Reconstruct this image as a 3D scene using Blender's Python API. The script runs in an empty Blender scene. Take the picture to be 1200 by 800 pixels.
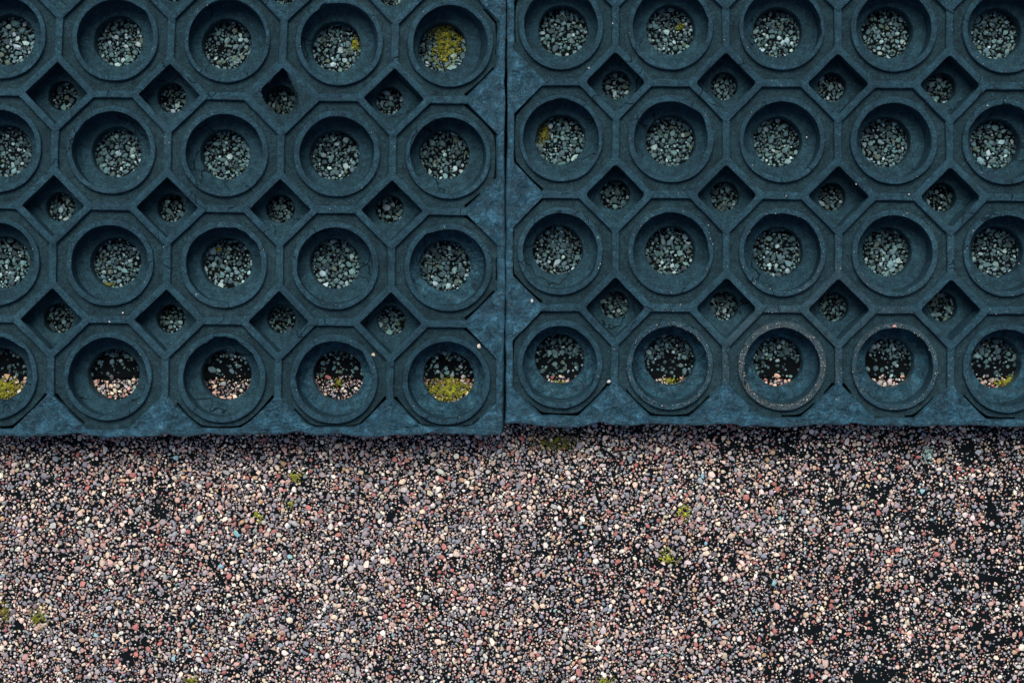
import bpy, math, random
import numpy as np
from mathutils import Vector, noise

R = math.radians
S = 0.0003                      # metres per photograph pixel on the mats' top plane
TH = 66.0                       # mat thickness in the same pixel units (20 mm)
TN = 50.0                       # nominal depth used in the profiles below, stretched to TH
HC = 2500.0                     # camera height above the mats' top plane (75 mm lens)
scene = bpy.context.scene
col = scene.collection
rng = np.random.default_rng(7)
random.seed(7)

# ------------------------------------------------------------------ camera, sky, sun, exposure
cam_d = bpy.data.cameras.new('camera')
cam = bpy.data.objects.new('camera', cam_d); col.objects.link(cam)
cam_d.sensor_width = 36.0; cam_d.lens = 75.0
cam_d.clip_start = 0.01; cam_d.clip_end = 50.0
cam.location = (0, 0, (HC + TH) * S)
scene.camera = cam

SUN_EL, SUN_AZ = R(62), R(-8)   # soft light from behind the mats (top of the picture)
world = bpy.data.worlds.new('World'); scene.world = world; world.use_nodes = True
nt = world.node_tree; nt.nodes.clear()
out = nt.nodes.new('ShaderNodeOutputWorld'); bg = nt.nodes.new('ShaderNodeBackground')
sky = nt.nodes.new('ShaderNodeTexSky'); sky.sky_type = 'NISHITA'; sky.sun_disc = False
sky.sun_elevation = SUN_EL; sky.sun_rotation = SUN_AZ
sky.air_density = 1.0; sky.dust_density = 3.0
bg.inputs['Strength'].default_value = 0.05
nt.links.new(sky.outputs[0], bg.inputs['Color']); nt.links.new(bg.outputs[0], out.inputs[0])
sun_d = bpy.data.lights.new('sun', 'SUN'); sun_d.energy = 1.5; sun_d.angle = R(34); sun_d.color = (1.0, 0.94, 0.87)
sun = bpy.data.objects.new('sun', sun_d); col.objects.link(sun)
sd = Vector((math.sin(SUN_AZ) * math.cos(SUN_EL), math.cos(SUN_AZ) * math.cos(SUN_EL), math.sin(SUN_EL)))
sun.rotation_euler = sd.to_track_quat('Z', 'Y').to_euler()
vs = scene.view_settings
vs.view_transform = 'Standard'; vs.look = 'None'; vs.gamma = 1.0; vs.use_curve_mapping = False
vs.exposure = 1.15

# ------------------------------------------------------------------ materials
def new_mat(name):
    m = bpy.data.materials.new(name); m.use_nodes = True
    n = m.node_tree.nodes; b = n['Principled BSDF']
    return m, m.node_tree, b

def nd(t, kind, **kw):
    x = t.nodes.new(kind)
    for k, v in kw.items():
        if k in x.inputs: x.inputs[k].default_value = v
        else: setattr(x, k, v)
    return x

def noise_node(t, pos, scale, detail=4, rough=0.6):
    x = nd(t, 'ShaderNodeTexNoise', Scale=scale, Detail=detail, Roughness=rough)
    t.links.new(pos, x.inputs['Vector']); return x.outputs['Fac']

def ramp(t, fac, stops):
    x = t.nodes.new('ShaderNodeValToRGB'); e = x.color_ramp.elements
    while len(e) < len(stops): e.new(0.5)
    for el, (p, c) in zip(e, stops):
        el.position = p; el.color = (c[0], c[1], c[2], 1) if not isinstance(c, float) else (c, c, c, 1)
    t.links.new(fac, x.inputs['Fac']); return x.outputs['Color']

def mixc(t, fac, a, b, blend='MIX'):
    x = t.nodes.new('ShaderNodeMix'); x.data_type = 'RGBA'; x.blend_type = blend
    if isinstance(fac, (int, float)): x.inputs[0].default_value = fac
    else: t.links.new(fac, x.inputs[0])
    for s, v in ((6, a), (7, b)):
        if isinstance(v, tuple): x.inputs[s].default_value = (*v, 1)
        else: t.links.new(v, x.inputs[s])
    return x.outputs[2]

def rubber(name, c_dark, c_mid, c_pale, rough=(0.5, 0.75), bump=0.9, scuff=0.45, dust=0.0, crumple=0.0, cracks=0.0, spec=0.18, patch=22):
    m, t, b = new_mat(name)
    pos = nd(t, 'ShaderNodeNewGeometry').outputs['Position']
    big = noise_node(t, pos, patch, 6, 0.68)
    fine = noise_node(t, pos, 1150, 4, 0.75)
    mid = noise_node(t, pos, 170, 6, 0.7)
    c = ramp(t, big, [(0.30, c_dark), (0.52, c_mid), (0.74, c_pale)])
    # scuffs: pale speckle
    sp = ramp(t, fine, [(0.52, 0.0), (0.72, 1.0)])
    spm = nd(t, 'ShaderNodeMath', operation='MULTIPLY'); t.links.new(sp, spm.inputs[0]); spm.inputs[1].default_value = scuff
    pale2 = tuple(min(1, x * 2.1) for x in c_pale)
    c = mixc(t, spm.outputs[0], c, pale2)
    grit = ramp(t, noise_node(t, pos, 2600, 3, 0.8), [(0.34, 0.45), (0.5, 1.0), (0.66, 1.75)])
    c = mixc(t, 1.0, c, grit, 'MULTIPLY')
    blot = ramp(t, noise_node(t, pos, 420, 5, 0.75), [(0.34, 0.62), (0.5, 1.0), (0.68, 1.45)])
    c = mixc(t, 1.0, c, blot, 'MULTIPLY')
    dk = ramp(t, mid, [(0.36, 1.0), (0.50, 0.0)])
    dkm = nd(t, 'ShaderNodeMath', operation='MULTIPLY'); t.links.new(dk, dkm.inputs[0]); dkm.inputs[1].default_value = 0.45
    c = mixc(t, dkm.outputs[0], c, tuple(x * 0.55 for x in c_dark))
    if dust:
        dn = noise_node(t, pos, 420, 6, 0.8)
        dm = ramp(t, dn, [(0.36, 0.0), (0.60, dust)])
        tot = None
        for (px, py, pr, amt) in ((916, 429, 78, 1.0), (1046, 415, 62, 0.55), (800, 420, 60, 0.25), (985, 350, 60, 0.3)):
            ds = nd(t, 'ShaderNodeVectorMath', operation='DISTANCE'); t.links.new(pos, ds.inputs[0])
            ds.inputs[1].default_value = ((px - 600) * S, (400 - py) * S, TH * S)
            mr = nd(t, 'ShaderNodeMapRange'); t.links.new(ds.outputs['Value'], mr.inputs[0])
            for k_, v_ in ((1, pr * S), (2, pr * 0.6 * S), (3, 0.0), (4, amt)): mr.inputs[k_].default_value = v_
            if tot is None: tot = mr.outputs[0]
            else:
                mx = nd(t, 'ShaderNodeMath', operation='MAXIMUM'); t.links.new(tot, mx.inputs[0]); t.links.new(mr.outputs[0], mx.inputs[1]); tot = mx.outputs[0]
        up = nd(t, 'ShaderNodeSeparateXYZ'); t.links.new(pos, up.inputs[0])
        top = nd(t, 'ShaderNodeMapRange'); t.links.new(up.outputs['Z'], top.inputs[0]); top.inputs[1].default_value = (TH - 5) * S; top.inputs[2].default_value = (TH - 1) * S
        for src in (tot, top.outputs[0]):
            mu = nd(t, 'ShaderNodeMath', operation='MULTIPLY'); t.links.new(dm, mu.inputs[0]); t.links.new(src, mu.inputs[1]); dm = mu.outputs[0]
        c = mixc(t, dm, c, (0.085, 0.078, 0.060))
    height = nd(t, 'ShaderNodeMath', operation='ADD'); t.links.new(fine, height.inputs[0]); t.links.new(mid, height.inputs[1])
    h = height.outputs[0]
    if cracks:
        v = nd(t, 'ShaderNodeTexVoronoi', feature='DISTANCE_TO_EDGE', Scale=60)
        warp = nd(t, 'ShaderNodeTexNoise', Scale=110, Detail=3)
        t.links.new(pos, warp.inputs['Vector'])
        wv = nd(t, 'ShaderNodeVectorMath', operation='MULTIPLY_ADD')
        t.links.new(warp.outputs['Color'], wv.inputs[0]); wv.inputs[1].default_value = (0.012,) * 3; t.links.new(pos, wv.inputs[2])
        t.links.new(wv.outputs[0], v.inputs['Vector'])
        line = ramp(t, v.outputs['Distance'], [(0.0, 1.0), (0.012, 0.0)])
        gate = ramp(t, noise_node(t, pos, 38, 2, 0.5), [(0.54, 0.0), (0.60, cracks)])
        cm = nd(t, 'ShaderNodeMath', operation='MULTIPLY'); t.links.new(line, cm.inputs[0]); t.links.new(gate, cm.inputs[1])
        c = mixc(t, cm.outputs[0], c, tuple(x * 0.12 for x in c_dark))
        sub = nd(t, 'ShaderNodeMath', operation='SUBTRACT'); t.links.new(h, sub.inputs[0]); t.links.new(cm.outputs[0], sub.inputs[1]); h = sub.outputs[0]
    bp = nd(t, 'ShaderNodeBump', Strength=bump, Distance=0.0008)
    t.links.new(h, bp.inputs['Height'])
    if crumple:
        cr = nd(t, 'ShaderNodeTexNoise', Scale=300, Detail=6, Roughness=0.68, Distortion=1.0); t.links.new(pos, cr.inputs['Vector'])
        b2 = nd(t, 'ShaderNodeBump', Strength=crumple, Distance=0.0022)
        t.links.new(cr.outputs['Fac'], b2.inputs['Height']); t.links.new(bp.outputs[0], b2.inputs['Normal']); bp = b2
    t.links.new(bp.outputs[0], b.inputs['Normal'])
    t.links.new(c, b.inputs['Base Color'])
    rr = ramp(t, mid, [(0.3, rough[0]), (0.7, rough[1])])
    t.links.new(rr, b.inputs['Roughness'])
    b.inputs['Specular IOR Level'].default_value = spec
    return m

RUB = rubber('rubber', (0.0086, 0.032, 0.0475), (0.0135, 0.047, 0.067), (0.022, 0.062, 0.084), cracks=0.9, dust=0.45)  # blue of the sky on black rubber is put into these colours
RUB_PAN = rubber('rubber_dark', (0.0066, 0.024, 0.034), (0.0105, 0.034, 0.046), (0.018, 0.045, 0.057), scuff=0.5, bump=1.0)  # darker tone for the web plate and the torn membrane
RUB_EDGE = rubber('rubber_crumpled', (0.005, 0.032, 0.050), (0.014, 0.074, 0.114), (0.050, 0.175, 0.255), rough=(0.22, 0.45), crumple=1.0, spec=0.5, patch=240, scuff=0.3)

def bitumen(name, c1, c2):
    m, t, b = new_mat(name)
    pos = nd(t, 'ShaderNodeNewGeometry').outputs['Position']
    a = noise_node(t, pos, 60, 6, 0.7); f = noise_node(t, pos, 1100, 4, 0.7)
    c = ramp(t, a, [(0.35, c1), (0.7, c2)])
    c = mixc(t, ramp(t, f, [(0.6, 0.0), (0.74, 0.5)]), c, (0.022, 0.026, 0.028))
    t.links.new(c, b.inputs['Base Color'])
    bp = nd(t, 'ShaderNodeBump', Strength=0.6, Distance=0.0006); t.links.new(f, bp.inputs['Height']); t.links.new(bp.outputs[0], b.inputs['Normal'])
    b.inputs['Roughness'].default_value = 0.85; b.inputs['Specular IOR Level'].default_value = 0.08
    return m
BIT = bitumen('bitumen', (0.0018, 0.0042, 0.0056), (0.004, 0.0075, 0.009))
BIT2 = bitumen('bitumen_lap', (0.0016, 0.0034, 0.0042), (0.003, 0.0055, 0.007))

def grain_mat(name, rough=0.75, sat=1.0):
    m, t, b = new_mat(name)
    at = nd(t, 'ShaderNodeAttribute', attribute_name='Col')
    pos = nd(t, 'ShaderNodeNewGeometry').outputs['Position']
    f = noise_node(t, pos, 1800, 3, 0.7)
    c = mixc(t, ramp(t, f, [(0.30, 0.5), (0.50, 0.0)]), at.outputs['Color'], (0.12, 0.105, 0.10), 'MIX')
    t.links.new(c, b.inputs['Base Color'])
    b.inputs['Roughness'].default_value = rough; b.inputs['Specular IOR Level'].default_value = 0.3
    return m
GRAIN = grain_mat('stone_grain')
MOSS = grain_mat('moss_leaf', 0.9)

# ------------------------------------------------------------------ mesh helpers
def tag(o, label=None, cat=None, group=None, kind=None):
    if label: o['label'] = label
    if cat: o['category'] = cat
    if group: o['group'] = group
    if kind: o['kind'] = kind
    return o

def link_mesh(name, V, F, mat, parent=None, origin=None, smooth=40):
    V = np.asarray(V, dtype=np.float64)
    o3 = np.array(origin if origin is not None else (0, 0, 0), dtype=np.float64)
    me = bpy.data.meshes.new(name)
    me.from_pydata((V - o3).tolist(), [], F)
    me.materials.append(mat)
    if smooth:
        me.polygons.foreach_set('use_smooth', [True] * len(me.polygons))
        me.update(); me.set_sharp_from_angle(angle=R(smooth))
    me.update()
    ob = bpy.data.objects.new(name, me); col.objects.link(ob)
    ob.location = o3
    if parent is not None:
        ob.parent = parent
        w = Vector((0, 0, 0)); q = parent
        while q is not None: w += q.location; q = q.parent
        ob.location = Vector(o3) - w
    return ob

def rings_faces(n_rings, n, closed=True, off=0):
    F = []
    for k in range(n_rings - 1):
        for i in range(n if closed else n - 1):
            j = (i + 1) % n
            F.append((off + k * n + i, off + k * n + j, off + (k + 1) * n + j, off + (k + 1) * n + i))
    return F

def fbm(x, y, s, seed=0.0, octs=3):
    a, v = 1.0, 0.0
    for k in range(octs):
        v += a * noise.noise(Vector((x * s, y * s, seed + k * 7.3))); s *= 2.1; a *= 0.5
    return v

# ------------------------------------------------------------------ ground: two granule-covered felt sheets
def gpt(px, py):                # photograph pixel -> ground position (px units around picture centre)
    k = (HC + TH) / HC
    return (px - 600) * k, (400 - py) * k

LAP_Y = gpt(0, 442)[1]          # where the grey felt ends
def sheet(name, x0, x1, y0, y1, z0, z1, mat, nx=2, wob=0.0):
    V, F = [], []
    for i in range(nx + 1):
        x = x0 + (x1 - x0) * i / nx
        w = wob * (fbm(x, 0, 0.02, 3.3) + 0.7 * fbm(x, 9, 0.14, 6.3))
        V += [(x * S, (y0 + w) * S, z0 * S), (x * S, (y0 + w) * S, z1 * S), (x * S, y1 * S, z1 * S), (x * S, y1 * S, z0 * S)]
    for i in range(nx):
        a, b = i * 4, i * 4 + 4
        for k in range(4):
            F.append((a + k, b + k, b + (k + 1) % 4, a + (k + 1) % 4))
    F.append((0, 1, 2, 3)); n = nx * 4; F.append((n + 3, n + 2, n + 1, n))
    return link_mesh(name, V, F, mat, smooth=0)
g = sheet('ground', -9000, 9000, -9000, 9000, -8, 0, BIT); tag(g, 'black bitumen roofing felt under the pinkish granules', kind='structure')
g2 = sheet('felt_underlay', -1500, 1500, LAP_Y, 1500, 0.2, 3.0, BIT2, nx=700, wob=2.6)
tag(g2, 'black roofing felt sheet lying beneath the rubber mats', kind='structure')

# ---- granule mesh (many small crushed stones in one mesh)
phi = (1 + 5 ** 0.5) / 2
ICO_V = np.array([(-1, phi, 0), (1, phi, 0), (-1, -phi, 0), (1, -phi, 0), (0, -1, phi), (0, 1, phi), (0, -1, -phi), (0, 1, -phi),
                  (phi, 0, -1), (phi, 0, 1), (-phi, 0, -1), (-phi, 0, 1)], dtype=float) / math.sqrt(1 + phi * phi)
ICO_F = np.array([(0, 11, 5), (0, 5, 1), (0, 1, 7), (0, 7, 10), (0, 10, 11), (1, 5, 9), (5, 11, 4), (11, 10, 2), (10, 7, 6), (7, 1, 8),
                  (3, 9, 4), (3, 4, 2), (3, 2, 6), (3, 6, 8), (3, 8, 9), (4, 9, 5), (2, 4, 11), (6, 2, 10), (8, 6, 7), (9, 8, 1)])
def random_rot(n):
    q = rng.normal(size=(n, 4)); q /= np.linalg.norm(q, axis=1)[:, None]
    w, x, y, z = q.T
    return np.stack([np.stack([1 - 2 * (y * y + z * z), 2 * (x * y - z * w), 2 * (x * z + y * w)], -1),
                     np.stack([2 * (x * y + z * w), 1 - 2 * (x * x + z * z), 2 * (y * z - x * w)], -1),
                     np.stack([2 * (x * z - y * w), 2 * (y * z + x * w), 1 - 2 * (x * x + y * y)], -1)], 1)

def grain_object(name, P, Rad, Colr, mat, flat=0.62, jit=0.34):
    """P: n x 3 centres (px), Rad: n radii (px), Colr: n x 3 base colours."""
    n = len(P)
    base = ICO_V[None] * (1 + rng.uniform(-jit, jit, (n, 12, 1)))
    base = np.einsum('nij,nkj->nki', random_rot(n), base)
    st = np.stack([rng.uniform(0.92, 1.28, n), rng.uniform(0.76, 1.05, n), rng.uniform(flat - 0.12, flat + 0.12, n)], 1)
    base = base * st[:, None, :]
    a = rng.uniform(0, 2 * math.pi, n); ca, sa = np.cos(a), np.sin(a)
    x = base[..., 0] * ca[:, None] - base[..., 1] * sa[:, None]
    y = base[..., 0] * sa[:, None] + base[..., 1] * ca[:, None]
    tilt = rng.normal(0, 0.22, (n, 2))
    z = base[..., 2] + x * tilt[:, :1] + y * tilt[:, 1:]
    V = np.stack([x, y, z], -1) * Rad[:, None, None] + P[:, None, :]
    V = (V.reshape(-1, 3) * S)
    F = (ICO_F[None] + (np.arange(n) * 12)[:, None, None]).reshape(-1, 3)
    me = bpy.data.meshes.new(name)
    me.vertices.add(len(V)); me.vertices.foreach_set('co', V.ravel())
    me.loops.add(F.size); me.loops.foreach_set('vertex_index', F.ravel().astype(np.int32))
    me.polygons.add(len(F)); me.polygons.foreach_set('loop_start', np.arange(0, F.size, 3, dtype=np.int32))
    ca = me.color_attributes.new('Col', 'FLOAT_COLOR', 'POINT')
    C4 = np.ones((n, 12, 4)); C4[..., :3] = Colr[:, None, :]
    ca.data.foreach_set('color', C4.ravel())
    me.materials.append(mat); me.update(calc_edges=True); me.validate(); me.shade_flat()
    ob = bpy.data.objects.new(name, me); col.objects.link(ob)
    return ob

def pack(x0, x1, y0, y1, classes, keep, cell=6.0, slack=0.80):
    """Dart throwing, big stones first. classes: (radius lo, radius hi, tries)."""
    grid = {}; out = []
    for lo, hi, tries in classes:
        xs = rng.uniform(x0, x1, tries); ys = rng.uniform(y0, y1, tries); rs = lo + (hi - lo) * rng.random(tries) ** 1.5
        us = rng.random(tries)
        for x, y, r, u in zip(xs.tolist(), ys.tolist(), rs.tolist(), us.tolist()):
            if u > keep(x, y): continue
            ix, iy = int(x // cell), int(y // cell); ok = True
            for i in (ix - 1, ix, ix + 1):
                for j in (iy - 1, iy, iy + 1):
                    for (a, b, c) in grid.get((i, j), ()):
                        d = (c + r) * slack
                        if (a - x) ** 2 + (b - y) ** 2 < d * d: ok = False; break
                    if not ok: break
                if not ok: break
            if ok:
                grid.setdefault((ix, iy), []).append((x, y, r)); out.append((x, y, r))
    return np.array(out)

def colours(n, palette):
    w = np.array([p[0] for p in palette], float); w /= w.sum()
    idx = rng.choice(len(palette), n, p=w)
    base = np.array([p[1] for p in palette])[idx]
    base = base * rng.uniform(0.72, 1.22, (n, 1)) * rng.uniform(0.93, 1.07, (n, 3))
    return np.clip(base, 0.005, 0.92)

PINK = [(22, (0.76, 0.60, 0.47)), (14, (0.82, 0.74, 0.65)), (18, (0.56, 0.36, 0.31)), (9, (0.44, 0.17, 0.15)), (22, (0.37, 0.33, 0.345)),
        (14, (0.25, 0.26, 0.30)), (8, (0.52, 0.46, 0.46)), (5, (0.34, 0.38, 0.40)), (0.6, (0.26, 0.46, 0.50)), (3, (0.55, 0.36, 0.22)), (7, (0.16, 0.14, 0.15))]
GREY = [(26, (0.088, 0.185, 0.205)), (16, (0.145, 0.275, 0.30)), (20, (0.040, 0.088, 0.104)), (8, (0.34, 0.51, 0.54)), (6, (0.10, 0.16, 0.13))]  # grey-green stone, with the wells' shade and bluish bounce put into the tones

BARE = [(185, 597, 15), (461, 606, 13), (470, 590, 9), (1030, 580, 16), (1165, 678, 20), (930, 720, 18), (1190, 730, 14), (1100, 620, 12), (20, 735, 12), (150, 770, 12)]
BAREG = [(*gpt(x, y), r * 0.72) for x, y, r in BARE]
def keep_pink(x, y):
    if y > LAP_Y - 2 and fbm(x, y, 0.11, 4.4, 2) < 0.12: return 0
    for bx, by, br in BAREG:
        d2 = ((x - bx) ** 2 + (y - by) ** 2) / (br * br)
        if d2 * (1 + 0.9 * fbm(x, y, 0.07, 5.5, 2)) < 1.0: return 0.10
    v = 0.66 + 0.50 * fbm(x, y, 0.035, 1.7, 3) - 0.26 * min(1.0, max(0.0, x / 600)) + 0.25 * fbm(x, y, 0.006, 8.8, 2)
    if abs(x) > 640 or y < -440: v *= 0.8
    return max(0.10, min(1.0, v))
pts = pack(-800, 800, -560, LAP_Y + 2, [(2.9, 4.1, 5600), (1.9, 2.9, 34000), (1.15, 1.9, 110000), (0.7, 1.15, 110000), (0.42, 0.7, 70000)], keep_pink)
P = np.column_stack([pts[:, 0], pts[:, 1], pts[:, 2] * 0.28 + np.where(pts[:, 1] > LAP_Y - 1, 2.6, 0.0)])
tag(grain_object('pink_granules', P, pts[:, 2] * 0.98, colours(len(P), PINK), GRAIN),
    'pink, cream and mauve stone granules strewn over black felt', 'granules', kind='stuff')

# ------------------------------------------------------------------ rubber mats
PITCH = 131.5
DEEP = 26.0                     # (nominal)
DREAL = 37.0   # real                     # depth of the ledge in each well
L_C = [[(2, 42), (135, 44), (266, 45.5), (398.5, 49), (528, 51)],
       [(-3, 174), (130, 176), (262.5, 180), (395, 180), (525.6, 183)],
       [(-5, 307), (128, 308), (263, 309.5), (392, 311), (525, 313)],
       [(-8, 440), (126, 441), (260, 443), (391, 444.5), (523, 446)]]
L_H = [[(11, 46), (138.4, 48), (265, 52), (394.5, 55), (517.5, 55.5)],
       [(6, 177), (137, 178), (263, 181), (391.6, 182), (520.6, 180)],
       [(4, 307), (135, 307.5), (266, 307.5), (391.7, 308), (520.7, 311)],
       [(0, 438), (133, 439), (264.6, 439), (396, 439.5), (525.6, 441.5)]]
R_C = [[(657, 30), (785.5, 31), (916, 32), (1048, 33.5), (1178.5, 35)],
       [(657.5, 162), (785.6, 163), (916.5, 163), (1048.5, 165), (1178, 166.5)],
       [(656.5, 294.5), (786, 293.5), (917, 295.5), (1049, 296.5), (1180, 296.5)],
       [(656, 427), (784.5, 428), (916.6, 429), (1049, 429.6), (1180, 431)]]
R_H = [[(660, 36.5), (786.6, 35), (911, 38), (1040.6, 38), (1168, 39)],
       [(656.6, 163), (787, 164.5), (911, 166), (1038, 166.6), (1166.5, 169)],
       [(652.5, 292.5), (786.6, 294.4), (912, 295), (1040, 295), (1169, 294)],
       [(655.6, 420), (786, 420.6), (912, 423), (1044, 424), (1168, 425)]]

class Mat:
    def __init__(self, C, Hh, add_left, add_right, add_top, seed, bot):
        self.bot = bot
        C = np.array(C, float); Hh = np.array(Hh, float)
        k = (HC + DREAL) / HC
        L = (Hh - 600 * np.array([1, 0]) - 400 * np.array([0, 1])) * k + np.array([600, 400]) - C
        for _ in range(add_top):
            C = np.concatenate([(2 * C[0] - C[1])[None], C]); L = np.concatenate([L[:1] * 0.5, L])
        for _ in range(add_left):
            C = np.concatenate([(2 * C[:, 0] - C[:, 1])[:, None], C], 1); L = np.concatenate([L[:, :1] * 0.6, L], 1)
        for _ in range(add_right):
            C = np.concatenate([C, (2 * C[:, -1] - C[:, -2])[:, None]], 1); L = np.concatenate([L, L[:, -1:] * 0.6], 1)
        self.C, self.L = C, L
        self.nr, self.nc = C.shape[:2]; self.seed = seed
    def tab(self, T, u, v, ext=True):
        j = min(max(int(math.floor(u)), 0), self.nc - 2); i = min(max(int(math.floor(v)), 0), self.nr - 2)
        a, b = u - j, v - i
        if not ext: a, b = min(max(a, 0), 1), min(max(b, 0), 1)
        return (T[i, j] * (1 - a) + T[i, j + 1] * a) * (1 - b) + (T[i + 1, j] * (1 - a) + T[i + 1, j + 1] * a) * b
    def at(self, u, v, z, wob=0.5):
        """cell coordinates (column, row; y down) and height in px -> world metres"""
        d = (v - (self.nr - 1)) * PITCH
        if d > 51:                       # the front margin is cut narrower along part of the mat
            j = min(max(u, 0), self.nc - 1.001); q = int(j); a = self.bot[q] * (1 - j + q) + self.bot[q + 1] * (j - q)
            d = 51 + (d - 51) * (a - 51) / 10.5 if d < 61.5 else a + d - 61.5
            v = self.nr - 1 + d / PITCH
        p = self.tab(self.C, u, v); l = self.tab(self.L, u, v, False)
        x, y = p[0], p[1]
        d = min(max(-z, 0), DEEP) / DEEP
        x += l[0] * d; y += l[1] * d
        if wob:
            x += wob * fbm(x, y, 0.035, self.seed, 2); y += wob * fbm(x, y, 0.035, self.seed + 40, 2)
        zz = z
        if z < -DEEP: zz = -DREAL + (z + DEEP) * (TH - DREAL) / (TN - DEEP)
        elif z < -8: zz = -8 + (z + 8) * (DREAL - 8) / (DEEP - 8)
        if z > -TN + 1: zz += 0.8 * fbm(x, y, 0.012, self.seed + 80, 2)
        return ((x - 600) * S, (400 - y) * S, (zz + TH) * S)

def circle(r, n): return [(r * math.cos(2 * math.pi * i / n), r * math.sin(2 * math.pi * i / n)) for i in range(n)]
def diamond(Rd, rho, na=5, ne=9):
    """rounded diamond contour, half diagonal Rd, corner radius rho"""
    out = []; c = Rd - rho * math.sqrt(2)
    cs = [(c, 0), (0, c), (-c, 0), (0, -c)]
    for q in range(4):
        a0 = q * 90 - 45
        arc = [(cs[q][0] + rho * math.cos(R(a0 + 90 * i / (na - 1))), cs[q][1] + rho * math.sin(R(a0 + 90 * i / (na - 1)))) for i in range(na)]
        out += arc
        nx = ((q + 1) % 4); a1 = nx * 90 - 45
        nb = (cs[nx][0] + rho * math.cos(R(a1)), cs[nx][1] + rho * math.sin(R(a1)))
        for i in range(1, ne): out.append((arc[-1][0] + (nb[0] - arc[-1][0]) * i / ne, arc[-1][1] + (nb[1] - arc[-1][1]) * i / ne))
    return out

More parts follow.
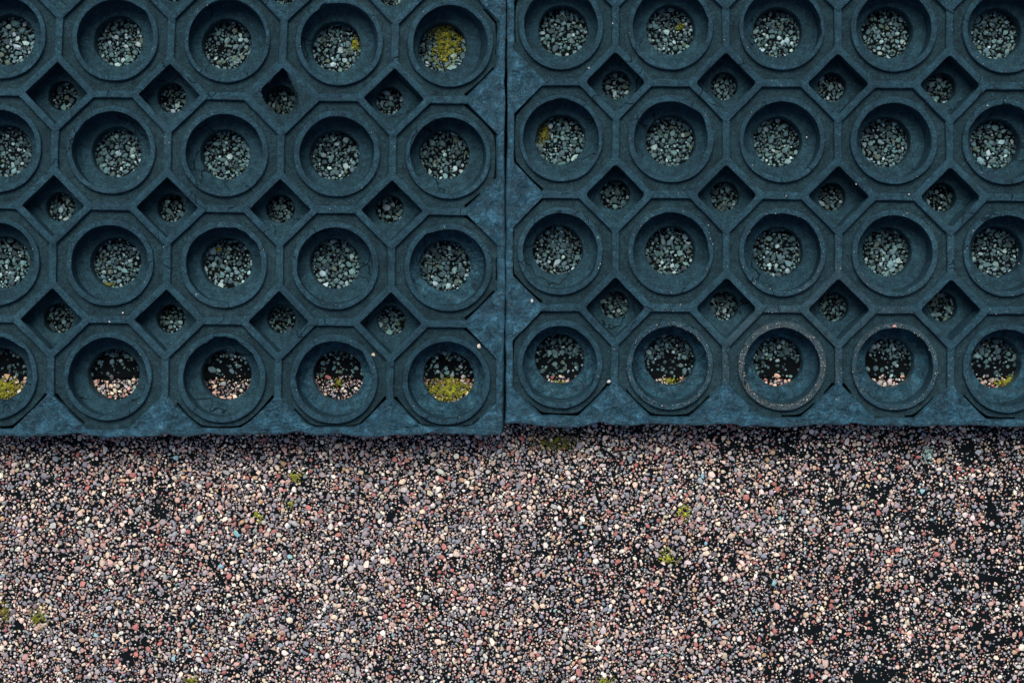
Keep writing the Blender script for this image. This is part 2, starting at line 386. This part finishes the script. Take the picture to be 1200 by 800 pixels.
def build_mat(M, root, a_left, a_right, a_top, a_bot, opts):
    """a_*: distance from the outer cell centres to the inner side of the border strip"""
    N = 96
    nr, nc = M.nr, M.nc
    stripw = 8.5
    def put(name, pts, F, mat, parent, cu, cv, smooth=38, wob=0.5, z0=0.0):
        V = [M.at(cu + x / PITCH, cv + y / PITCH, z, wob) for x, y, z in pts]
        return link_mesh(name, V, F, mat, parent, None, smooth)
    def reorigin(o):
        me = o.data; n = len(me.vertices); a = np.empty(n * 3); me.vertices.foreach_get('co', a); a = a.reshape(-1, 3)
        c = np.array([(a[:, 0].min() + a[:, 0].max()) / 2, (a[:, 1].min() + a[:, 1].max()) / 2, a[:, 2].min()])
        me.vertices.foreach_set('co', (a - c).ravel()); me.update()
        o.location = Vector(c) + o.location
        for ch in o.children: ch.location = ch.location - Vector(c)
    # --- web: the recessed plate every ring stands on
    V, F = [], []
    for r in range(nr):
        for c in range(nc):
            off = len(V)
            xl = -a_left - 3 if c == 0 else -PITCH / 2; xr = a_right + 3 if c == nc - 1 else PITCH / 2
            yt = -a_top - 3 if r == 0 else -PITCH / 2; yb = a_bot + 3 if r == nr - 1 else PITCH / 2
            for t in (0.0, 0.3, 0.5, 0.62, 0.8, 1.0):
                for i in range(N):
                    a = 2 * math.pi * i / N; ca, sa = math.cos(a), math.sin(a)
                    m = min((xr / ca) if ca > 1e-6 else (xl / ca if ca < -1e-6 else 1e9), (yb / sa) if sa > 1e-6 else (yt / sa if sa < -1e-6 else 1e9),
                            (PITCH - 43) / (abs(ca) + abs(sa)))
                    rad = 49.5 + (m - 49.5) * t
                    x, y = rad * ca, rad * sa
                    z = -6.5 + 0.35 * fbm(x + c * 131, y + r * 131, 0.09, M.seed)
                    rim = (c == 0 and ca < -0.35) or (c == nc - 1 and ca > 0.35) or (r == 0 and sa < -0.35) or (r == nr - 1 and sa > 0.35)
                    if rim and t > 0.7 and fbm(x + c * 131, y + r * 131, 0.02, M.seed + 61, 2) > -0.18: z -= 11     # the moulding has split open along the border
                    V.append(M.at(c + x / PITCH, r + y / PITCH, z))
            F += rings_faces(6, N, True, off)
    link_mesh('web', V, F, RUB_PAN, root)
    # --- rings with their wells
    for r in range(nr):
        for c in range(nc):
            key = (r, c)
            notch = key == opts.get('notch')
            sd_ = random.uniform(0, 99)
            nicks = [(random.uniform(0, 360), random.uniform(5, 14), random.uniform(0.8, 2.2)) for _ in range(random.choice((0, 1, 1, 2, 3)))]
            ro = 51 + random.uniform(-0.8, 0.6); ri = 44.5 + random.uniform(-0.8, 0.9)
            prof = [(ro + 0.1, -8.0), (ro + 0.1, -1.6), (ro - 0.2, -0.5), (ro - 0.9, 0.0), (ri + 0.9, 0.0), (ri + 0.3, -0.3), (ri, -1.2), (ri + 0.3, -3.0), (ri + 2.2, -5.0), (ri + 2.0, -15), (ri + 1.6, -26.8)]  # undercut below the lip is shaped to darken the well wall
            pts = []
            for (rad, z) in prof:
                for i in range(N):
                    a = 2 * math.pi * i / N
                    dr = 0.55 * noise.noise(Vector((math.cos(a) * 1.7, math.sin(a) * 1.7, sd_)))
                    if z > -6 and rad < 46: dr += 0.35 * noise.noise(Vector((math.cos(a) * 9, math.sin(a) * 9, sd_ + 5)))
                    if ri - 1.5 < rad < ri + 2 and z > -4:
                        for (na_, nw, nq) in nicks:
                            da = (math.degrees(a) - na_ + 180) % 360 - 180
                            if abs(da) < nw: dr += nq * (1 - abs(da) / nw) ** 0.6
                    if notch and rad < ri + 2 and z > -9:
                        aa = (math.degrees(a) + 90 + 180) % 360 - 180      # 0 = towards the far side
                        if -22 < aa < 27:
                            dr += (3.0 + 2.6 * noise.noise(Vector((aa * 0.16, 3.0, 0)))) * min(1, (27 - aa) / 6, (aa + 22) / 6) * (1 if rad > ri - 1 else 0.7)
                    zz = z + (0.35 * noise.noise(Vector((math.cos(a) * 2.4, math.sin(a) * 2.4, sd_ + 9))) if z > -5 else 0)
                    pts.append(((rad + dr) * math.cos(a), (rad + dr) * math.sin(a), zz))
            ring = put('ring', pts, rings_faces(len(prof), N), RUB, root, c, r, smooth=28)
            rf = ri + 1.5; rh = 29.8 + random.uniform(-0.6, 0.7)
            bowl = random.uniform(0.5, 2.2) if r < nr - 1 else random.uniform(2.0, 4.5)
            prof = [(rf + 0.6, -25.0 + bowl * 0.3), (rf - 1.2, -25.5), (rf - 5.5, -25.8), (rh + 3.5, -26.2 - bowl * 0.5), (rh + 1.2, -26.6 - bowl * 0.5), (rh + 0.2, -27.6 - bowl * 0.5), (rh, -30 - bowl * 0.5), (rh - 0.3, -TN - 1)]
            pts = []
            for k, (rad, z) in enumerate(prof):
                for i in range(N):
                    a = 2 * math.pi * i / N
                    dr = 0.5 * noise.noise(Vector((math.cos(a) * 3.2, math.sin(a) * 3.2, sd_ + 20)))
                    dz = 0 if k > 5 else 0.55 * fbm(rad * math.cos(a), rad * math.sin(a), 0.07, sd_ + 30)
                    pts.append(((rad + dr) * math.cos(a), (rad + dr) * math.sin(a), z + dz))
            fl = put('well_floor', pts, rings_faces(len(prof), N), RUB_EDGE if (r, c) in opts.get('blue_floors', ()) else RUB, ring, c, r)  # floors listed in opts take the bluer, glossier rubber
            reorigin(fl); reorigin(ring)
    # --- diamond frames with their wells
    nd_ = len(diamond(40, 3))
    for r in range(nr - 1):
        for c in range(nc - 1):
            rho = opts['rho'] + random.uniform(-0.6, 0.8); torn = (r, c) == opts.get('torn')
            sd_ = random.uniform(0, 99)
            hi = 0.9
            prof = [(47.8, 1.5, -8.0), (47.7, 1.2, -0.6), (47.0, 1.0, hi - 0.3), (46.2, 0.8, hi), (37.4, rho, hi), (36.3, rho, hi - 0.4), (35.9, rho, -0.9), (36.2, rho, -2.8), (38.6, rho, -5.0), (38.2, rho, -15), (37.6, rho, -26.6)]  # wall set back under the lip, shaped to keep the diamond well dark
            if torn: prof = prof[:5] + [(34.0, rho, hi - 0.2)]
            pts = []
            for Rd, rh_, z in prof:
                for (x, y) in diamond(Rd, rh_):
                    s_ = 1 + 0.012 * noise.noise(Vector((x * 0.06, y * 0.06, sd_)))
                    pts.append((x * s_, y * s_, z + (0.3 * noise.noise(Vector((x * 0.07, y * 0.07, sd_ + 5))) if z > -3 else 0)))
            fr = put('diamond_frame', pts, rings_faces(len(prof), nd_), RUB, root, c + 0.5, r + 0.5)
            if torn:
                poly = [(-24, -6), (-23, -14), (-14, -17), (-12, -20), (-7, -27), (-1, -34), (6, -32), (7, -24), (9, -21), (12, -12), (17, -4), (19, 7), (14, 17), (3, 21), (-8, 18), (-16, 10), (-22, 0)]
                pa = sorted((math.atan2(y, x), math.hypot(x, y)) for x, y in poly)
                def rad_at(a):
                    for i in range(len(pa)):
                        a0, r0 = pa[i]; a1, r1 = pa[(i + 1) % len(pa)]
                        if i == len(pa) - 1: a1 += 2 * math.pi
                        for aa in (a, a + 2 * math.pi):
                            if a0 <= aa <= a1: return r0 + (r1 - r0) * (aa - a0) / max(1e-6, a1 - a0)
                    return 20
                pts = []; n2 = 120; dm = diamond(35.5, rho)
                def dia_r(a): return 35.2 / (abs(math.cos(a)) + abs(math.sin(a)))
                for lev in range(7):
                    for i in range(n2):
                        a = -math.pi + 2 * math.pi * i / n2
                        ro_ = dia_r(a); rr = min(rad_at(a) * (1 + 0.09 * noise.noise(Vector((math.cos(a) * 14, math.sin(a) * 14, 1)))), ro_ - 1.0)
                        tt = [0, 0.35, 0.7, 0.93, 1.0, 1.0, 0.98][lev]; zz = [hi - 0.1, hi - 0.4, hi - 0.9, hi - 1.5, hi - 2.4, -7, -12][lev]
                        q = ro_ + (rr - ro_) * tt + (0.8 if lev == 6 else 0)
                        x, y = q * math.cos(a), q * math.sin(a)
                        pts.append((x, y, zz + 0.7 * fbm(x, y, 0.13, 3.1) * (1 if lev < 5 else 0.3)))
                mb = put('torn_membrane', pts, rings_faces(7, n2), RUB_PAN, fr, c + 0.5, r + 0.5)
                mb['label'] = 'rubber skin across the diamond opening with a ragged torn hole'
                reorigin(mb)
            pts = []; cont = diamond(37.9, rho); rh = 17.2 + random.uniform(-0.5, 0.7)
            lv = [(0.0, -25.2), (0.3, -25.8), (0.75, -26.3), (0.93, -26.7), (1.0, -27.8), (1.0, -31), (0.99, -TN - 1)]
            for k, (t, z) in enumerate(lv):
                for (x, y) in cont:
                    a = math.atan2(y, x); cx, cy = rh * math.cos(a), rh * math.sin(a)
                    t2 = min(t, 1.0)
                    px, py = x + (cx - x) * t2, y + (cy - y) * t2
                    pts.append((px, py, z + (0.5 * fbm(px, py, 0.08, sd_) if k < 4 else 0)))
            fl = put('well_floor', pts, rings_faces(len(lv), nd_), RUB, fr, c + 0.5, r + 0.5)
            reorigin(fl); reorigin(fr)
    # --- straight ribs between neighbouring rings
    def rib(cu, cv, vert):
        pts = []; hw = 4.3; n = 7
        for k in range(n):
            s_ = -23.5 + 47 * k / (n - 1)
            for (w, z) in ((hw + 0.1, -8), (hw, -0.7), (hw - 0.8, 0.0), (-hw + 0.8, 0.0), (-hw, -0.7), (-hw - 0.1, -8)):
                w2 = w + 0.3 * noise.noise(Vector((s_ * 0.1, cu * 3.1, cv * 1.7)))
                zz = z + (0.25 * noise.noise(Vector((s_ * 0.08, cu * 2.3, cv * 4.1))) if z > -2 else 0)
                pts.append((w2, s_, zz) if vert else (s_, w2, zz))
        F = [(k * 6 + i, k * 6 + i + 1, (k + 1) * 6 + i + 1, (k + 1) * 6 + i) for k in range(n - 1) for i in range(5)]
        if not vert: F = [f[::-1] for f in F]
        reorigin(put('rib', pts, F, RUB, root, cu, cv))
    for r in range(nr):
        for c in range(nc - 1): rib(c + 0.5, r, True)
    for r in range(nr - 1):
        for c in range(nc): rib(c, r + 0.5, False)
    # --- triangular gussets along the border
    def gusset(cu, cv, dirx, diry):
        """(dirx,diry) points from the border inwards"""
        nt_, ns = 36, 58; sd_ = random.uniform(0, 99); mark = random.random() < 0.7
        rows = []; pts = []; hgt = 47.0
        reach = {(0, -1): a_bot - PITCH / 2, (0, 1): a_top - PITCH / 2, (1, 0): a_left - PITCH / 2, (-1, 0): a_right - PITCH / 2}[(dirx, diry)]
        base = -reach - 1.2                               # start just under the strip's inner lip
        mk = random.uniform(12, 15); mo = random.uniform(-4, 4)
        for i in range(nt_ + 1):
            d = base + (hgt - base) * i / nt_
            half = max(0.6, hgt - abs(d) if d > 0 else hgt)
            for j in range(-1, ns + 2):
                s_ = min(max(j / ns, 0), 1) * 2 - 1
                w = s_ * half
                z = 0.2 + 1.5 * fbm(w, d, 0.06, sd_, 4) + 2.0 * abs(fbm(w * 0.6 + 50, d, 0.14, sd_ + 9, 3)) - 0.9 * max(0, fbm(w, d, 0.3, sd_ + 19, 2))
                if mark:
                    q = math.hypot(w - mo, d - base + 1)
                    z += -1.3 * math.exp(-((q - mk) / 1.1) ** 2) + 0.7 * math.exp(-((q - mk + 2.2) / 1.2) ** 2) - (0.5 if q < mk else 0)
                if j == -1 or j == ns + 1: z = -8; w += 0.4 * (1 if j > 0 else -1)
                x = dirx * d + (-diry) * w; y = diry * d + dirx * w
                pts.append((x, y, min(z, 2.6)))
        n1 = ns + 3
        F = [(i * n1 + j, i * n1 + j + 1, (i + 1) * n1 + j + 1, (i + 1) * n1 + j) for i in range(nt_) for j in range(n1 - 1)]
        reorigin(put('gusset', pts, F, RUB_EDGE, root, cu, cv, smooth=60))
    for c in range(nc - 1):
        gusset(c + 0.5, nr - 0.5, 0, -1); gusset(c + 0.5, -0.5, 0, 1)
    for r in range(nr - 1):
        gusset(nc - 0.5, r + 0.5, -1, 0); gusset(-0.5, r + 0.5, 1, 0)
    # corner gussets: small chamfers at the four corners
    for cu, cv, sx, sy, ax, ay in ((0, 0, -1, -1, a_left, a_top), (nc - 1, 0, 1, -1, a_right, a_top), (0, nr - 1, -1, 1, a_left, a_bot), (nc - 1, nr - 1, 1, 1, a_right, a_bot)):
        pts = []; n = 14; k0 = 83.5
        A = (ax + 1, max(10, k0 - ax)); B = (max(10, k0 - ay), ay + 1); Cc = (ax + 1.2, ay + 1.2)
        for i in range(n + 1):
            t = i / n
            e = (A[0] + (B[0] - A[0]) * t, A[1] + (B[1] - A[1]) * t)
            m = math.hypot(Cc[0] - e[0], Cc[1] - e[1]) + 1e-6
            dx, dy = (Cc[0] - e[0]) / m, (Cc[1] - e[1]) / m
            pts.append((sx * (e[0] - dx * 1.2), sy * (e[1] - dy * 1.2), -8))
            for s_ in (0, 0.25, 0.5, 0.75, 1):
                x, y = sx * (e[0] + (Cc[0] - e[0]) * s_), sy * (e[1] + (Cc[1] - e[1]) * s_)
                pts.append((x, y, 0.3 + 0.9 * fbm(x, y, 0.07, cu + cv * 3.0, 3)))
        F = [(i * 6 + j, i * 6 + j + 1, (i + 1) * 6 + j + 1, (i + 1) * 6 + j) for i in range(n) for j in range(5)]
        if sx * sy > 0: F = [f[::-1] for f in F]
        reorigin(put('gusset', pts, F, RUB_EDGE, root, cu, cv, smooth=60))
    # --- border strip: one closed loop
    x0, x1 = -a_left, (nc - 1) * PITCH + a_right; y0, y1 = -a_top, (nr - 1) * PITCH + a_bot
    path = []
    step = 4.0
    def seg(p, q, nrm, first):
        n = int(math.hypot(q[0] - p[0], q[1] - p[1]) / step)
        for i in range(n):
            t = i / n; d = nrm
            path.append((p[0] + (q[0] - p[0]) * t, p[1] + (q[1] - p[1]) * t, first if i == 0 else nrm))
    r2 = 1.0
    seg((x0, y0), (x1, y0), (0, -1), (-1, -1)); seg((x1, y0), (x1, y1), (1, 0), (1, -1))
    seg((x1, y1), (x0, y1), (0, 1), (1, 1)); seg((x0, y1), (x0, y0), (-1, 0), (-1, 1))
    prof = [(-0.1, -8), (0.0, -0.8), (0.9, 0.0), (3.5, 0.25), (6.0, 0.2), (stripw - 1.2, -0.5), (stripw - 0.2, -1.8), (stripw + 0.2, -6), (stripw + 0.6, -20), (stripw + 0.9, -38), (stripw + 0.8, -TN - 0.5)]
    V = []
    for (o_, z) in prof:
        for (x, y, nm) in path:
            big = fbm(x, y, 0.013, M.seed + 11, 2) * (2.4 if nm[1] > 0 else 0.9)
            med = fbm(x, y, 0.06, M.seed + 17, 3) * (1.8 if nm[1] > 0 else 0.7)
            w = (big + med) if o_ > 5 else 0.35 * med
            if nm[1] > 0 and o_ > 5:
                for (cx_, wd_, am_) in opts['chips']: w += am_ * math.exp(-((x - cx_) / wd_) ** 2)
            oo = o_ + w
            zz = z + (0.5 * fbm(x + 31, y + o_, 0.07, M.seed + 23, 3) if z > -3 else 0)
            V.append(M.at((x + nm[0] * oo) / PITCH, (y + nm[1] * oo) / PITCH, zz, 0.5))
    link_mesh('border_strip', V, rings_faces(len(prof), len(path)), RUB_EDGE, root, None, 55)

def mat_root(M, label):
    e = bpy.data.objects.new('rubber_mat', None); col.objects.link(e)
    e.empty_display_size = 0.05
    c = M.at((M.nc - 1) / 2, (M.nr - 1) / 2, -TN, 0); e.location = (c[0], c[1], 0.0)
    bpy.context.view_layer.update()
    return tag(e, label, 'rubber mat', 'perforated rubber mats laid edge to edge')
ML = Mat(L_C, L_H, 1, 0, 1, 2.5, [62, 62, 61.5, 58.5, 55.5, 54])
MR = Mat(R_C, R_H, 0, 1, 1, 14.5, [61, 60.5, 60, 60, 60, 60])
rootL = mat_root(ML, 'dark blue-grey perforated rubber mat with one diamond opening torn ragged')
rootR = mat_root(MR, 'dark blue-grey perforated rubber mat with tan dust on its front rings')
build_mat(ML, rootL, 62, 58, 62, 61.5, dict(rho=1.6, chips=((565, 30, 3.5), (485, 12, -2.2), (225, 20, -2), (330, 9, -1.8), (640, 8, -2.5)), torn=(1, 3), notch=(4, 3), blue_floors=((4, 4), (4, 5), (3, 5))))
build_mat(MR, rootR, 56.3, 62, 62, 61.5, dict(rho=4.2, chips=((0, 22, 4.0), (50, 10, -3.5), (78, 6, 1.5), (345, 14, -1.8), (190, 8, -1.5), (500, 10, -2)), blue_floors=((4, 0), (4, 1), (4, 2), (4, 3), (4, 4))))

# ------------------------------------------------------------------ grey-green granules on the felt seen through the wells
holes = []
for M in (ML, MR):
    for r in range(M.nr):
        for c in range(M.nc):
            p = M.at(c, r, -TN, 0); holes.append((p[0] / S, p[1] / S, 33))
    for r in range(M.nr - 1):
        for c in range(M.nc - 1):
            p = M.at(c + .5, r + .5, -TN, 0); holes.append((p[0] / S, p[1] / S, 20))
GP = []
for (hx, hy, hr) in holes:
    dens = random.uniform(0.5, 0.85)
    def kg(x, y):
        if (x - hx) ** 2 + (y - hy) ** 2 > hr * hr: return 0
        if y < LAP_Y + 1: return 0
        if y < LAP_Y + 24 + 8 * fbm(x, y, 0.05, 2.2, 2): return 0.10
        return dens
    k = (hr / 33) ** 2
    q = pack(hx - hr, hx + hr, hy - hr, hy + hr, [(3.2, 4.2, int(34 * k)), (2.0, 3.2, int(330 * k)), (1.2, 2.0, int(700 * k)), (0.6, 1.2, int(500 * k))], kg, 7.0, 0.82)
    if len(q): GP.append(q)
GP = np.concatenate(GP)
tag(grain_object('grey_granules', np.column_stack([GP[:, 0], GP[:, 1], 3.0 + GP[:, 2] * 0.35]), GP[:, 2] * 1.05, colours(len(GP), GREY), GRAIN),
    'grey-green stone granules seen through the openings of the rubber mats', 'granules', kind='stuff')

# ------------------------------------------------------------------ moss and lichen
def moss(px, py, rx, ry, label, dens=1.0, z0=0.0, bright=1.0, name='moss_clump', pal=None, cat='moss', high=1.0):
    cx, cy = gpt(px, py)
    n = max(24, int(rx * ry * 3.6 * dens))
    a = rng.uniform(0, 2 * math.pi, n); q = np.clip(np.abs(rng.normal(0, 0.62, n)), 0, 1.35)
    edge = np.array([1 + 0.35 * noise.noise(Vector((math.cos(t) * 1.8, math.sin(t) * 1.8, px * 0.1))) for t in a])
    x = cx + rx * q * edge * np.cos(a); y = cy + ry * q * edge * np.sin(a)
    z = z0 + rng.uniform(0.5, 1.0, n) * (1.2 + 4.0 * np.sqrt(np.clip(1 - q * q, 0, 1)) * min(1, min(rx, ry) / 9)) * high
    pal = pal or [(5, (0.32, 0.34, 0.022)), (4, (0.20, 0.25, 0.02)), (3, (0.45, 0.42, 0.04)), (3, (0.10, 0.11, 0.015)), (1, (0.05, 0.045, 0.015))]
    cl = np.array([fbm(u_, w_, 0.22, px * 0.07, 2) for u_, w_ in zip(x.tolist(), y.tolist())])
    ok = cl > -0.22
    x, y, z, cl = x[ok], y[ok], z[ok] + np.clip(cl[ok], -0.2, 0.6) * 2.2, cl[ok]; n = len(x)
    c = colours(n, pal) * bright * np.clip(0.85 + 0.9 * cl, 0.4, 1.6)[:, None]
    o = grain_object(name, np.column_stack([x, y, z]), rng.uniform(0.45, 1.05, n), c, MOSS, 0.8, 0.45)
    me = o.data; cc = np.array([cx * S, cy * S, 0.0]); v = np.empty(len(me.vertices) * 3); me.vertices.foreach_get('co', v)
    me.vertices.foreach_set('co', (v.reshape(-1, 3) - cc).ravel()); o.location = cc
    return tag(o, label, cat, 'moss clumps' if cat == 'moss' else None)
U = 3.0
moss(524, 50, 19, 25, 'large olive moss clump filling a corner ring opening of the torn mat', 2.0, U, 0.8)
moss(416, 53, 7, 9, 'small moss tuft beside stones in a ring opening of the torn mat', 1, U)
moss(796, 32, 6, 5, 'tiny moss tuft amid grey granules in a ring of the dusty-ringed mat', 1, U, 0.8)
moss(638, 156, 8, 14, 'dull upright moss streak in a ring opening along the mats\' seam', 0.8, U, 0.6)
moss(128, 333, 8, 3.5, 'thin dull moss line at the front lip of a ring opening', 0.8, U, 0.6)
moss(258, 293, 5, 4, 'faint brownish moss speck among grey granules in a ring opening', 0.7, U, 0.6)
moss(5, 454, 22, 13, 'yellow moss half filling a front-row ring opening beside two pinkish-gravel openings', 2.0, 0, 0.8)
moss(526, 456, 27, 15, 'thick yellow moss half filling the corner ring opening at the seam', 2.2, 0, 0.8)
moss(396, 450, 6, 8, 'few green moss shoots on pink gravel in a front-row ring', 0.5, 0, 0.7)
moss(786, 446, 13, 3.5, 'thin yellow moss line in a front ring beside the dusty ring', 1)
moss(657, 448, 9, 3, 'sparse moss fringe in the front ring next to the seam', 0.7, 0, 0.8)
moss(1180, 446, 13, 8, 'bright yellow moss tuft in a front ring past the dusty rings', 1.2)
moss(345, 558, 9, 6, 'low yellow-green moss tuft on pink gravel by the torn mat', 0.8)
moss(340, 590, 8, 5, 'faint moss speckle on gravel below the low yellow-green tuft', 0.5, 0, 0.8)
moss(302, 605, 5, 6, 'small golden moss tuft on open pink gravel', 1, 0, 1.1)
moss(801, 599, 7, 9, 'bright lemon-yellow moss tuft on open pink gravel', 1.0, 0, 1.25)
moss(781, 652, 15, 9, 'loose scattered moss patch just below the lemon-yellow tuft', 0.6)
moss(45, 724, 13, 13, 'thin olive moss patch on open gravel with a gold centre', 0.5, 0, 0.7)
moss(5, 716, 9, 16, 'thin greenish moss film beside the gold-centred moss patch', 0.45, 0, 0.55)
moss(650, 517, 32, 11, 'dark green moss film along the mat edge near the seam', 0.5, 0, 0.45)
moss(224, 797, 12, 6, 'olive moss tuft on gravel far in front of the torn mat', 0.7, 0, 0.8)
moss(709, 797, 9, 5, 'small olive moss tuft on gravel far in front of the seam', 0.7, 0, 0.9)
moss(1087, 531, 8, 9, 'pale teal lichen rosette on gravel close to the mat edge', 1.3, 0, 1.0, 'lichen_rosette',
     [(3, (0.30, 0.48, 0.45)), (3, (0.45, 0.60, 0.56)), (2, (0.18, 0.32, 0.30))], 'lichen', 0.8)

# ------------------------------------------------------------------ loose crumbs and dust on the mats
def crumb(px, py, r, c, label, grp, z=0.8):
    x, y = (px - 600), (400 - py)
    o = grain_object('stone_crumb', np.array([[0, 0, r * 0.4]]), np.array([r]), np.array([c]), GRAIN)
    o.location = (x * S, y * S, (TH + z) * S)
    tag(o, label, 'stone crumb', grp)
W_, T_, K_ = (0.50, 0.50, 0.48), (0.62, 0.50, 0.36), (0.55, 0.28, 0.25)
crumb(437.5, 415.5, 2.6, T_, 'tan stone crumb resting on a front-row ring of the torn mat', None)
crumb(561.5, 405.5, 2.5, (0.72, 0.6, 0.5), 'beige stone crumb resting on the corner ring beside the seam', None)
crumb(1048, 382, 1.9, K_, 'pink stone crumb on top of a dusty ring', None)
crumb(713.5, 446.5, 2.2, W_, 'white stone crumb at a gusset tip between the first two front rings past the seam', None)
crumb(623.5, 353, 2.2, W_, 'white stone crumb on a crumpled gusset along the seam', None)
for px, py in ((128.5, 377), (144, 366.5), (945, 161), (1194, 309), (910, 296), (1003, 216), (718, 28), (980, 468), (1157, 124), (230, 345), (830, 264), (1065, 228), (921, 230), (690, 80)):
    crumb(px, py, random.uniform(0.7, 1.1), W_, 'tiny white stone crumb on the mat with the ' + ('torn diamond opening' if px < 590 else 'dusty front rings'),
          'tiny crumbs on the ' + ('torn mat' if px < 590 else 'dusty-ringed mat'))
dp = []
for _ in range(5000):
    if random.random() < 0.55:
        x, y = random.uniform(700, 1190), random.uniform(240, 490)
    else: x, y = random.uniform(-60, 1260), random.uniform(-40, 495)
    M = ML if x < 590 else MR
    # keep grains that land on a raised top: nearest cell centre test
    d = M.C.reshape(-1, 2) - np.array([x, y]); q = math.sqrt((d ** 2).sum(1).min())
    if 45 < q < 50 or q > 66 and False: dp.append((x - 600, 400 - y, TH + 0.5))
    cx = abs(d[np.argmin((d ** 2).sum(1))])
    if abs(cx[0] - 65.7) < 3 and cx[1] < 21 or abs(cx[1] - 65.7) < 3 and cx[0] < 21: dp.append((x - 600, 400 - y, TH + 0.4))
for M, r, c in ((MR, 4, 2), (MR, 4, 3), (MR, 4, 1)):
    for _ in range(230 if c == 2 else 110):
        a = random.uniform(0, 2 * math.pi); q = random.uniform(44.5, 50.5)
        p = M.at(c + q * math.cos(a) / PITCH, r + q * math.sin(a) / PITCH, 0, 0.5); dp.append((p[0] / S, p[1] / S, p[2] / S + 0.3))
dp = np.array(dp)
tag(grain_object('dust_grains', dp, 0.2 + 0.42 * rng.random(len(dp)) ** 2.2, colours(len(dp), [(4, (0.5, 0.46, 0.38)), (2, (0.35, 0.34, 0.30)), (1, (0.5, 0.5, 0.48))]), GRAIN),
    'fine pale dust grains sprinkled over the rubber mats', 'dust', kind='stuff')
